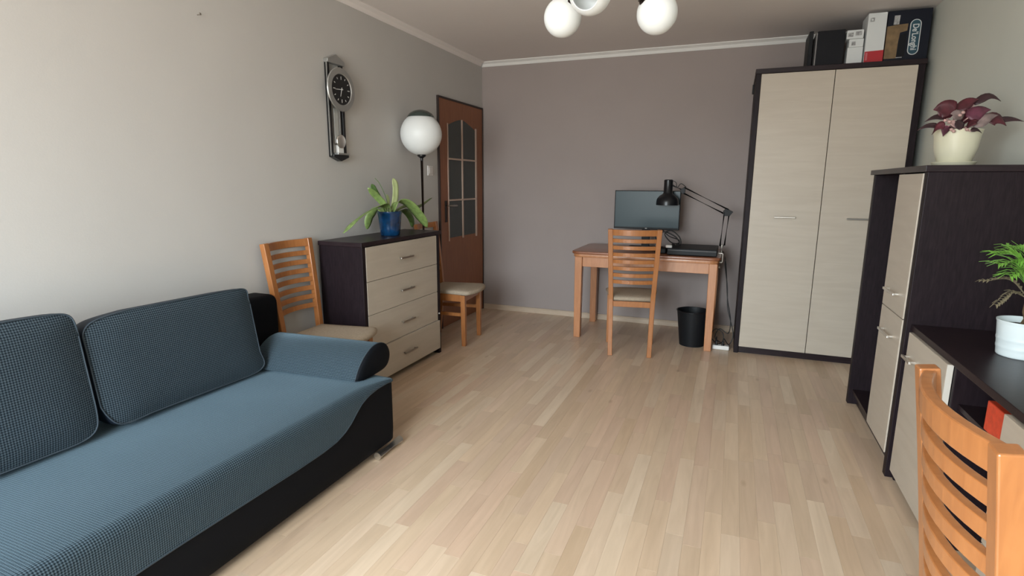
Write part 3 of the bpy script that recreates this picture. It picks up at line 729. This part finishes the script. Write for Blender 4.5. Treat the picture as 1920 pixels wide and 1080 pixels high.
# flat black device + cable heap
t = thing('disc_player', 'flat black box-shaped device lying on the table beside the lamp', 'device', (-.28, 4.83, TT))
b = B(); box(b, -.475, -.092, 4.625, 5.03, TT + .004, TT + .055); obj('housing', b, M['blackplastic'], t, .004)
b = B(); box(b, -.47, -.097, 4.6235, 4.6265, TT + .040, TT + .043); obj('seam', b, M['greyedge'], t)
b = B()
for x in (-.45, -.12):
    for y in (4.65, 5.0): cyl(b, (x, y, TT), (x, y, TT + .005), .012, n=10)
obj('feet', b, M['blackplastic'], t)
t = thing('power_adapter', 'black adapter with coiled cable and white plug on the table', 'adapter', (-.50, 4.75, TT))
b = B(); box(b, -.585, -.49, 4.70, 4.80, TT, TT + .045); obj('adapter_body', b, M['blackplastic'], t, .008)
b = B(); tube(b, smooth_pts([(-.54, 4.80, TT + .02), (-.60, 4.83, .90), (-.53, 4.84, .935), (-.44, 4.84, .90), (-.40, 4.82, .85), (-.46, 4.80, .85), (-.52, 4.80, .92), (-.47, 4.82, .95), (-.40, 4.80, .90), (-.385, 4.78, .842), (-.43, 4.76, .836)], 6), .005, 6)
obj('cable', b, M['cable'], t, smooth=True)
b = B(); box(b, -.49, -.440, 4.645, 4.675, TT + .0555, TT + .078); obj('plug', b, M['white'], t, .005, label='small white plug')
t = thing('monitor_cable', 'thin black cable from behind the monitor down to the table', 'cable', (-.48, 5.0, TT))
b = B(); tube(b, smooth_pts([(-.60, 5.05, .98), (-.56, 5.04, .93), (-.50, 4.99, .885), (-.44, 5.03, .86), (-.42, 5.07, .84), (-.44, 5.10, TT + .010), (-.50, 5.16, TT + .008)], 6), .004, 6); obj('wire', b, M['cable'], t, smooth=True)

# architect lamp
t = thing('architect_lamp', 'black double-arm desk lamp clamped to the table edge', 'lamp', (-.05, 4.88, TT))
LY = 4.90
sc_ = .515
sx_, sz_ = -.523, 1.158
b = B(); lathe(b, [(0, .214), (.030, .214), (.037, .208), (.037, .105), (.045, .092), (.068, .078), (.088, .052), (.093, .025), (.093, 0), (.089, 0), (.088, .024), (.082, .048), (.060, .07), (.03, .085), (0, .09)], (sx_, LY, sz_), 36)
sh = obj('lamp_shade', b, M['blackmetal'], t, smooth='auto')
b = B(); lathe(b, [(0, .0), (.02, .004), (.028, .022), (.02, .04), (.012, .06), (.012, .085), (0, .085)], (sx_, LY, sz_ + .008), 20); obj('bulb', b, M['opal'], sh, smooth=True)
E1 = Vector((-.40, LY, 1.283)); E2 = Vector((-.045, LY, 1.108)); BS = Vector((-.062, LY, .83))
for dv in (Vector((.012, -.012, .022)), Vector((-.008, .012, -.018))):
    b = B(); cyl(b, E1 + dv, E2 + dv, .0068, n=10); obj('upper_arm', b, M['blackplastic'], t, smooth=True)
for dv in (Vector((-.018, -.012, 0)), Vector((.020, .012, .005))):
    b = B(); cyl(b, E2 + dv, BS + dv * .9, .0068, n=10); obj('lower_arm', b, M['blackplastic'], t, smooth=True)
b = B(); prism(b, [(E1.x - .025, E1.z + .005), (E1.x + .02, E1.z + .035), (E1.x + .015, E1.z - .025), (E1.x - .01, E1.z - .03)], 1, LY - .016, LY + .016); cyl(b, (E1.x, LY, E1.z), (sx_ + .034, LY, sz_ + .165), .009, n=10)
obj('head_joint', b, M['blackplastic'], t, .002)
b = B(); prism(b, [(E2.x - .03, E2.z + .01), (E2.x - .005, E2.z + .036), (E2.x + .048, E2.z + .004), (E2.x + .025, E2.z - .028), (E2.x - .022, E2.z - .03)], 1, LY - .018, LY + .018); obj('elbow_joint', b, M['blackplastic'], t, .002)
b = B(); tube(b, smooth_pts([(sx_ + .01, LY, sz_ + .212), (sx_ + .06, LY, sz_ + .19), (E1.x - .05, LY - .01, E1.z + .02), (E1.x - .02, LY - .02, E1.z + .055), (E1.x + .02, LY - .015, E1.z + .03)], 5), .003, 6); obj('cord', b, M['cable'], t, smooth=True)
b = B(); box(b, -.088, -.045, 4.86, 4.945, TT, TT + .012); box(b, -.055, -.045, 4.86, 4.945, .69, TT + .012); box(b, -.088, -.045, 4.86, 4.945, .69, .702); cyl(b, (-.062, LY, TT), (-.062, LY, .84), .014, n=14); cyl(b, (-.072, LY, .65), (-.072, LY, .7155), .006, n=10)
obj('clamp', b, M['steel'], t, .002, label='bright metal table clamp')
b = B(); cyl(b, (-.072, LY - .0, .645), (-.072, LY, .655), .016, n=16); obj('clamp_knob', b, M['chrome'], t)
t = thing('power_strip', 'white socket strip with black plugs on floor beside the wardrobe', 'power strip', (-.01, 4.69, 0))
b = B(); box(b, -.075, .055, 4.665, 4.72, .001, .036); obj('socket_body', b, M['white'], t, .008, seg=3)
for x in (-.045, .005): b = B(); cyl(b, (x, 4.692, .03), (x, 4.695, .066), .019, .014, 14); obj('plug', b, M['blackplastic'], t, .003)
for i, P in enumerate((
    [(-.032, 4.90, .74), (-.025, 4.88, .66), (.005, 4.82, .50), (.02, 4.78, .33), (.065, 4.76, .18), (.078, 4.75, .10), (.05, 4.73, .035), (.012, 4.715, .085), (.005, 4.697, .0715)],
    [(-.028, 4.92, .72), (-.008, 4.90, .58), (.012, 4.86, .40), (.05, 4.83, .22), (.04, 4.85, .10), (-.03, 4.86, .13), (-.06, 4.85, .05), (.02, 4.82, .006), (.06, 4.80, .006)],
    [(-.06, 4.85, .01), (-.10, 4.87, .06), (-.06, 4.88, .12), (.0, 4.87, .09), (.0, 4.85, .02), (-.05, 4.80, .012), (-.047, 4.735, .09), (-.045, 4.697, .0715)])):
    tt = thing('power_cable', ('black cable hanging from the table clamp to the socket strip', 'second black cable drooping beside wardrobe in a loop', 'black cable coiled on the floor behind the socket strip')[i], 'cable', P[-1], group='cables beside the wardrobe')
    b = B(); tube(b, smooth_pts(P, 6), .0042, 6); obj('wire', b, M['cable'], tt, smooth=True)

t = thing('waste_bin', 'round black plastic waste bin on floor under the table', 'bin', (-.243, 4.747, 0))
b = B(); lathe(b, [(0, .004), (.096, .004), (.100, .0), (.132, .288), (.136, .290), (.136, .296), (.127, .296), (.096, .010), (0, .010)], (-.243, 4.747, 0.001), 40); obj('bucket', b, M['blackplastic'], t, smooth='auto')
b = B(); lathe(b, [(.128, .29), (.137, .29), (.138, .297), (.128, .298)], (-.243, 4.747, .001), 40); obj('rim', b, M['blackmetal'], t, smooth=True)

# ------------------------------------------------------------------ globe floor lamp
LP = Vector((-2.268, 3.808, 0)); GR = .158
t = thing('floor_lamp', 'floor lamp with white globe on thin pole behind chest of drawers', 'lamp', (LP.x, LP.y, 0))
gz = 1.702
b = B(); lathe(b, [(GR * math.sin(a), -GR * math.cos(a)) for a in [PI * k / 24 for k in range(1, 21)]] + [(GR * .45, GR * .84), (GR * .3, GR * .84)], (LP.x, LP.y, gz), 48); g = obj('globe', b, M['opal'], t, smooth=True)
b = B(); lathe(b, [(GR * .64, GR * .79), (GR * .63, GR * .84), (GR * .53, GR * .97), (GR * .34, GR * 1.08), (GR * .15, GR * 1.13), (0, GR * 1.14)], (LP.x, LP.y, gz), 32); obj('cap', b, M['darkcap'], g, smooth=True, label='dark green dome on top of the globe')
b = B(); lathe(b, [(.010, -GR - .045), (.012, -GR - .022), (.032, -GR - .008), (.034, -GR + .006), (0, -GR + .01)], (LP.x, LP.y, gz), 24); obj('collar', b, M['blackmetal'], t, smooth='auto')
b = B(); cyl(b, (LP.x, LP.y, .02), (LP.x, LP.y, gz - GR - .02), .0105, n=16); obj('pole', b, M['bronze'], t, smooth=True)
b = B(); lathe(b, [(0, 0), (.078, 0), (.078, .012), (.03, .022), (0, .022)], (LP.x - .042, LP.y + .052, 0), 32); obj('base', b, M['blackmetal'], t, smooth='auto')

# ------------------------------------------------------------------ wall clock
KY, KZ = 3.035, 1.918
t = thing('wall_clock', 'black and silver pendulum clock with round dial on left wall', 'clock', (XL, KY, 1.8))
X1 = XL + .022
b = B(); box(b, XL, X1, 2.955, 2.978, 1.51, 2.095); obj('rail', b, M['clock_black'], t, .002)
b = B(); box(b, XL, X1, 3.085, 3.108, 1.51, 2.095); obj('rail', b, M['clock_black'], t, .002)
b = B(); box(b, X1 - .004, X1 + .002, 2.949, 2.956, 1.505, 2.095); obj('edge_strip', b, M['clock_silver'], t)
obj('gable', prism(B(), [(2.950, 2.075), (3.115, 2.075), (3.115, 2.098), (3.033, 2.135), (2.950, 2.098)], 0, XL, X1 + .012), M['clock_silver'], t, .002)
obj('base_bracket', prism(B(), [(2.955, 1.512), (2.955, 1.498), (3.032, 1.472), (3.108, 1.498), (3.108, 1.512)], 0, XL, X1 + .018), M['clock_black'], t, .002)
b = B(); box(b, XL, X1 + .03, 2.985, 3.10, 1.512, 1.524); obj('ledge', b, M['clock_silver'], t, .002)
b = B(); box(b, XL, X1 + .006, 3.02, 3.072, 1.524, 1.575); obj('pedestal', b, M['white'], t, .002)
FX = XL + .055; AX = Vector((1, 0, 0)); CC = Vector((FX, KY - .004, KZ))
b = B(); lathe(b, [(0, -.04), (.06, -.04), (.06, 0), (.128, .0), (.134, .006), (.130, .012), (.098, .014), (.093, .008), (0, .008)], CC, 48, AX); dl = obj('dial_ring', b, M['clock_silver'], t, smooth='auto')
b = B(); lathe(b, [(0, .0095), (.0935, .0095), (.0935, .008), (0, .008)], CC, 48, AX); obj('dial', b, M['clock_black'], dl)
b = B()
for k in range(12):
    a = 2 * PI * k / 12; v = Vector((0, math.sin(a), math.cos(a))); ln = .02 if k % 3 == 0 else .012
    sweep(b, [CC + Vector((.0105, 0, 0)) + v * .080, CC + Vector((.0105, 0, 0)) + v * (.080 - ln)], Vector((0, math.cos(a), -math.sin(a))), .005, .001)
obj('hour_marks', b, M['mark'], dl)
def hand(name, ang, ln, wd, dx):
    a = math.radians(ang); v = Vector((0, math.sin(a), math.cos(a))); p0 = CC + Vector((dx, 0, 0))
    obj(name, sweep(B(), [p0 - v * .012, p0 + v * ln], Vector((0, math.cos(a), -math.sin(a))), [wd, wd * .5], .001), M['handsilver'], dl)
hand('minute_hand', 266, .062, .005, .013); hand('hour_hand', 196, .045, .006, .0115)
b = B(); cyl(b, CC + Vector((.009, 0, 0)), CC + Vector((.015, 0, 0)), .004, n=12); obj('hub', b, M['handsilver'], dl)
b = B(); box(b, XL + .03, XL + .034, 3.036, 3.046, 1.60, 1.80); pr = obj('pendulum', b, M['clock_silver'], t)
b = B(); box(b, XL + .024, XL + .027, 2.992, 3.030, 1.585, 1.80); obj('glass_strip', b, mat('grey_mirror_strip', (.40, .40, .38), .3), t)
b = B(); lathe(b, [(0, .008), (.03, .008), (.042, .004), (.044, 0), (.042, -.004), (0, -.006)], (XL + .036, 3.038, 1.598), 32, AX); obj('bob', b, M['chrome'], pr, smooth='auto')

# ------------------------------------------------------------------ strap-leaf plant in blue pot
PX, PY, PZ = -2.225, 3.285, .9735
t = thing('potted_plant', 'strap-leaved green plant in blue glazed pot on chest of drawers', 'plant', (PX, PY, PZ))
b = B(); lathe(b, [(0, 0), (.062, 0), (.066, .006), (.072, .05), (.082, .148), (.085, .152), (.085, .166), (.078, .166), (.074, .148), (.07, .14), (0, .14)], (PX, PY, PZ), 40); obj('pot', b, M['bluepot'], t, smooth='auto')
b = B(); lathe(b, [(0, .142), (.073, .142), (.073, .135)], (PX, PY, PZ), 24); obj('soil', b, M['soil'], t)
def strap(P, wmax, m, tipw=.15, fold=.18, side=None, lab=None):
    pts = smooth_pts(P, 6); n = len(pts); ws = []
    for i in range(n):
        u = i / (n - 1); ws.append(wmax * (.55 + .45 * min(1, u * 2.5)) * (1 if u < .75 else max(tipw, math.cos((u - .75) / .25 * PI / 2) ** .6)))
    return obj('leaf', leaf(B(), pts, ws, side, fold), m, t, smooth=True, solid=.002, label=lab)
r0 = Vector((PX, PY, PZ + .14))
A = lambda px, py, x: at(px, py, 0, x)
strap([r0 + Vector((0, -.01, 0)), A(722, 384, -2.23), A(695, 393, -2.20), A(665, 413, -2.17), A(644, 437, -2.17)], .066, M['leafgreen'], side=(1, .3, .5))
strap([r0 + Vector((.01, .01, 0)), A(745, 380, -2.19), A(765, 383, -2.15), A(785, 405, -2.13), A(800, 427, -2.12)], .095, M['leafgreen'], side=(1, -.3, .3))
strap([r0 + Vector((0, .01, 0)), A(740, 375, -2.24), A(741, 350, -2.25), A(737, 334, -2.26)], .05, M['leafpale'], side=(.35, 1, 0), lab='pale yellow-green upright leaf')
strap([r0 + Vector((-.01, -.01, 0)), A(720, 384, -2.25), A(706, 368, -2.27), A(690, 352, -2.28)], .045, M['leafgreen'], side=(.6, .8, 0))
strap([r0 + Vector((0, -.02, 0)), A(712, 374, -2.28), A(701, 355, -2.30), A(697, 345, -2.31)], .04, M['leafdark'], side=(.5, 1, 0))
strap([r0 + Vector((-.02, 0, 0)), A(728, 378, -2.27), A(725, 364, -2.28)], .022, M['leafpale'], side=(.4, 1, 0))
strap([r0 + Vector((-.02, .02, 0)), A(762, 386, -2.27), A(785, 388, -2.30), A(810, 371, -2.32)], .034, M['leafgreen'], side=(.6, -.3, 1))
strap([r0 + Vector((-.03, -.02, 0)), A(712, 392, -2.32), A(695, 405, -2.36), A(688, 430, -2.38)], .07, M['leafgreen'], side=(.3, 1, .2))
strap([r0 + Vector((-.02, .02, 0)), A(758, 395, -2.30), A(772, 412, -2.33), A(773, 426, -2.33)], .05, M['leafdark'], side=(.3, 1, .2))
b = B()
for k in range(6): a = k * 1.05; tube(b, [r0 + Vector((.012 * math.cos(a), .012 * math.sin(a), -.005)), r0 + Vector((.018 * math.cos(a), .018 * math.sin(a), .05))], [.014, .006], 8)
obj('leaf_base', b, M['leafpale'], t, smooth=True)
b = B(); tube(b, smooth_pts([r0, A(724, 372, -2.25), A(712, 345, -2.27), A(703, 334, -2.28)], 5), .002, 5); obj('thin_stalk', b, M['leafdark'], t)

# ------------------------------------------------------------------ red-leaved plant on the tall cabinet
QX, QY, QZ = .893, 3.05, 1.4215
t = thing('red_leaved_plant', 'wine-red leaved plant in cream pot on top of tall cabinet', 'plant', (QX, QY, QZ))
b = B(); lathe(b, [(0, 0), (.056, 0), (.064, .012), (.078, .06), (.084, .115), (.088, .135), (.090, .142), (.083, .142), (.079, .125), (0, .12)], (QX, QY, QZ + .012), 40); obj('pot', b, M['creampot'], t, smooth='auto')
b = B(); lathe(b, [(0, 0), (.072, 0), (.082, .016), (.080, .018), (.066, .006), (0, .006)], (QX, QY, QZ), 40); obj('saucer', b, M['creampot'], t, smooth='auto')
b = B(); lathe(b, [(0, .128), (.08, .128), (.08, .12)], (QX, QY, QZ + .012), 24); obj('soil', b, M['soil'], t)
q0 = Vector((QX, QY, QZ + .138))
def bleaf(c0, c1, wd, m, side, y=QY, droop=.012):
    """heart-pointed blade from stalk end c0 to tip c1 (pixel pairs at depth y)"""
    a = at(*c0, 1, y); d = at(*c1, 1, y + .01); n = 9
    pts = [a.lerp(d, k / n) + Vector((0, 0, droop * math.sin(PI * k / n))) for k in range(n + 1)]
    ws = [wd * v for v in (.35, .8, 1, 1, .92, .8, .62, .42, .2, .03)]
    obj('leaf', leaf(B(), pts, ws, side, .22), m, t, smooth=True, solid=.0012)
    b = B(); st = Vector((random.uniform(-.02, .02), random.uniform(-.02, .02), 0)) + q0
    tube(b, smooth_pts([st, st.lerp(a, .5) + Vector((0, 0, .012)), a], 4), .0028, 6); obj('stalk', b, M['pinkstem'], t, smooth=True)
bleaf((1787, 212), (1750, 206), .085, M['redleaf'], (.2, .3, 1), 3.02)
bleaf((1775, 222), (1767, 192), .07, M['redleaf'], (1, .2, .2), 3.03)
bleaf((1796, 206), (1835, 186), .055, M['redleaf'], (.3, .5, 1), 3.04)
bleaf((1826, 196), (1877, 190), .038, M['darkleaf'], (.1, .6, 1), 3.05, .03)
bleaf((1815, 221), (1858, 206), .065, M['redleaf2'], (.2, .4, 1), 2.99)
bleaf((1822, 236), (1872, 216), .06, M['greyleaf'], (.2, .5, 1), 2.98)
bleaf((1852, 226), (1887, 236), .062, M['redleaf'], (.0, .4, 1), 3.0, .02)
bleaf((1868, 226), (1920, 228), .028, M['darkleaf'], (.0, .6, 1), 3.03, .01)
bleaf((1775, 222), (1733, 229), .03, M['darkleaf'], (.0, .6, 1), 3.06)
bleaf((1762, 238), (1719, 245), .028, M['darkleaf'], (.0, .6, 1), 3.03)
bleaf((1772, 236), (1747, 253), .045, M['redleaf'], (.5, .4, 1), 2.96)
bleaf((1778, 236), (1768, 256), .04, M['redleaf2'], (1, .3, 0), 2.96, .004)
bleaf((1800, 225), (1782, 214), .05, M['greyleaf'], (.4, .5, 1), 3.0)
bleaf((1805, 232), (1815, 206), .045, M['redleaf'], (1, .3, .1), 3.03)
bleaf((1795, 240), (1775, 232), .03, M['pinkstem'], (.3, .5, 1), 2.97)
bleaf((1812, 240), (1835, 226), .05, M['redleaf'], (.3, .6, .6), 2.97)
bleaf((1800, 243), (1790, 228), .04, M['darkleaf'], (1, .4, .2), 2.96)
bleaf((1820, 246), (1841, 250), .02, M['darkleaf'], (0, .6, 1), 2.95)
for px, py in ((1772, 226), (1780, 228), (1806, 211), (1800, 216), (1784, 243), (1788, 246), (1813, 243)):
    b = B(); c = at(px, py, 1, 2.955); lathe(b, [(0, -.007), (.006, -.004), (.008, 0), (.006, .004), (0, .007)], c, 10, Vector((.4, -.3, 1))); obj('bud', b, M['pinkstem'], t, smooth=True)

# ------------------------------------------------------------------ palm in white pot on the desk
VX, VY, VZ = 1.000, 2.445, DZ + .0005
t = thing('potted_palm', 'small green palm in white ribbed pot on the dark desk', 'plant', (VX, VY, VZ))
prof = [(0, 0), (.066, 0), (.069, .003)] + [(.069 + .011 * z / .125 + (.0012 if int(z * 1000) % 30 < 8 and .03 < z < .09 else 0), z) for z in [.005 + .005 * k for k in range(24)]] + [(.082, .126), (.082, .130), (.078, .130), (.073, .105), (0, .105)]
b = B(); lathe(b, prof, (VX, VY, VZ), 44); obj('pot', b, M['whitepot'], t, smooth='auto')
b = B(); lathe(b, [(0, .112), (.073, .108), (.073, .10)], (VX, VY, VZ), 24); obj('soil', b, M['soil'], t)
b = B(); tube(b, [(VX - .005, VY, VZ + .10), (VX - .004, VY, VZ + .16), (VX - .006, VY, VZ + .20), (VX - .005, VY, VZ + .30)], [.017, .012, .009, .004], 10); obj('stem', b, M['palmbrown'], t, smooth=True)
def frond(tip, mid, m, nl=11, ll=.085):
    base = Vector((VX - .006, VY, VZ + .21)); pts = smooth_pts([base, mid, tip], 7); b = B(); tube(b, pts, [.003 - .0022 * k / (len(pts) - 1) for k in range(len(pts))], 5)
    fr = obj('frond', b, m, t, smooth=True); n = len(pts); b = B()
    for i in range(3, n):
        d = (pts[min(i + 1, n - 1)] - pts[i - 1]).normalized(); s = d.cross(Vector((0, 0, 1))).normalized()
        for q in (-1, 1):
            e = pts[i] + (d * .75 + s * q * .55 + Vector((0, 0, random.uniform(-.25, .15)))).normalized() * ll * random.uniform(.8, 1.1) * (1 - .35 * i / n)
            mdl = pts[i].lerp(e, .5) + Vector((0, 0, .006))
            leaf(b, [pts[i], mdl, e], [.004, .0095, .001], None, .3)
    o = obj('leaflets', b, m, fr, solid=.0006); o['kind'] = 'stuff'
v0 = Vector((VX, VY, VZ))
for dx, dy, dz, mx_, mz, mm in ((-.13, -.06, .335, -.06, .33, 'palmgreen'), (-.11, .03, .36, -.05, .35, 'palmgreen'), (-.02, -.10, .37, -.01, .36, 'palmgreen'), (.08, -.05, .34, .04, .34, 'palmgreen'), (.09, .07, .34, .04, .34, 'palmgreen'), (-.05, .10, .38, -.02, .36, 'palmgreen'), (-.10, -.08, .30, -.05, .31, 'palmgreen'), (.03, .0, .40, .01, .34, 'palmgreen'), (-.15, -.02, .265, -.07, .275, 'palmdry'), (-.11, -.05, .19, -.06, .23, 'palmdry'), (.10, -.06, .25, .05, .28, 'palmgreen')):
    frond(v0 + Vector((dx, dy, dz)), v0 + Vector((mx_, dy * .4, mz)), M[mm], ll=.075 if mm == 'palmgreen' else .035)

# ------------------------------------------------------------------ chandelier
HC = Vector((-.46, 2.25, 0))
t = thing('chandelier', 'ceiling light with white glass globes on dark bronze arms', 'ceiling light', (HC.x, HC.y, H))
b = B(); lathe(b, [(0, H), (.06, H), (.055, H - .03), (.02, H - .045), (0, H - .045)], (HC.x, HC.y, 0), 28); obj('ceiling_rose', b, M['bronze'], t, smooth='auto')
b = B(); cyl(b, (HC.x, HC.y, H - .04), (HC.x, HC.y, 2.25), .009, n=12); lathe(b, [(0, 2.13), (.02, 2.14), (.034, 2.17), (.03, 2.21), (.012, 2.26), (0, 2.26)], (HC.x, HC.y, 0), 20); obj('stem', b, M['bronze'], t, smooth='auto')
def globe(c, ax, r=.0755, hole=.66):
    ax = Vector(ax).normalized(); a0 = math.asin(hole); c = Vector(c)
    prof = [(r * math.sin(a), r * math.cos(a)) for a in [a0 + (PI - .25 - a0) * k / 20 for k in range(21)]]
    ri = r - .004
    b = B(); lathe(b, prof + [(ri * math.sin(a), ri * math.cos(a)) for a in [PI - .25 - (PI - .25 - a0) * k / 20 for k in range(21)]] + [prof[0]], c, 40, ax); g = obj('globe', b, M['opal'], t, smooth='auto')
    b = B(); cyl(b, c - ax * r * 1.12, c - ax * r * .9, .014, .024, 16); obj('socket', b, M['bronze'], g, smooth='auto')
    b = B(); lathe(b, [(0, .02), (.014, .012), (.022, -.006), (.014, -.035), (.010, -.055), (0, -.055)], c - ax * .006, 18, ax); obj('bulb', b, M['opal_in'], g, smooth=True)
    e = c - ax * r * 1.1; h = HC + Vector((0, 0, 2.18)); b = B(); tube(b, smooth_pts([h, h.lerp(e, .5) + Vector((0, 0, .03)), e], 6), .007, 8)
    obj('arm', b, M['bronze'], t, smooth=True)
    b = B()
    for k in range(5):
        s = h.lerp(e, .35 + .12 * k) + Vector((0, 0, .012)); dd = Vector((random.uniform(-1, 1), random.uniform(-1, 1), random.uniform(-1.3, -.2))).normalized()
        leaf(b, [s, s + dd * .02, s + dd * .04], [.006, .02, .002], None, .3)
    obj('ornament', b, M['bronze'], t, solid=.002, label='dark leaf-shaped ornament on the arm')
globe(at(1055, 33, 1, 2.30), (-.58, .42, -.52), hole=.5)
globe(at(1232, 25, 1, 2.28), (.62, .50, -.50), hole=.5)
globe(at(1107, -14, 1, 2.06), (-.10, -.86, -.36))
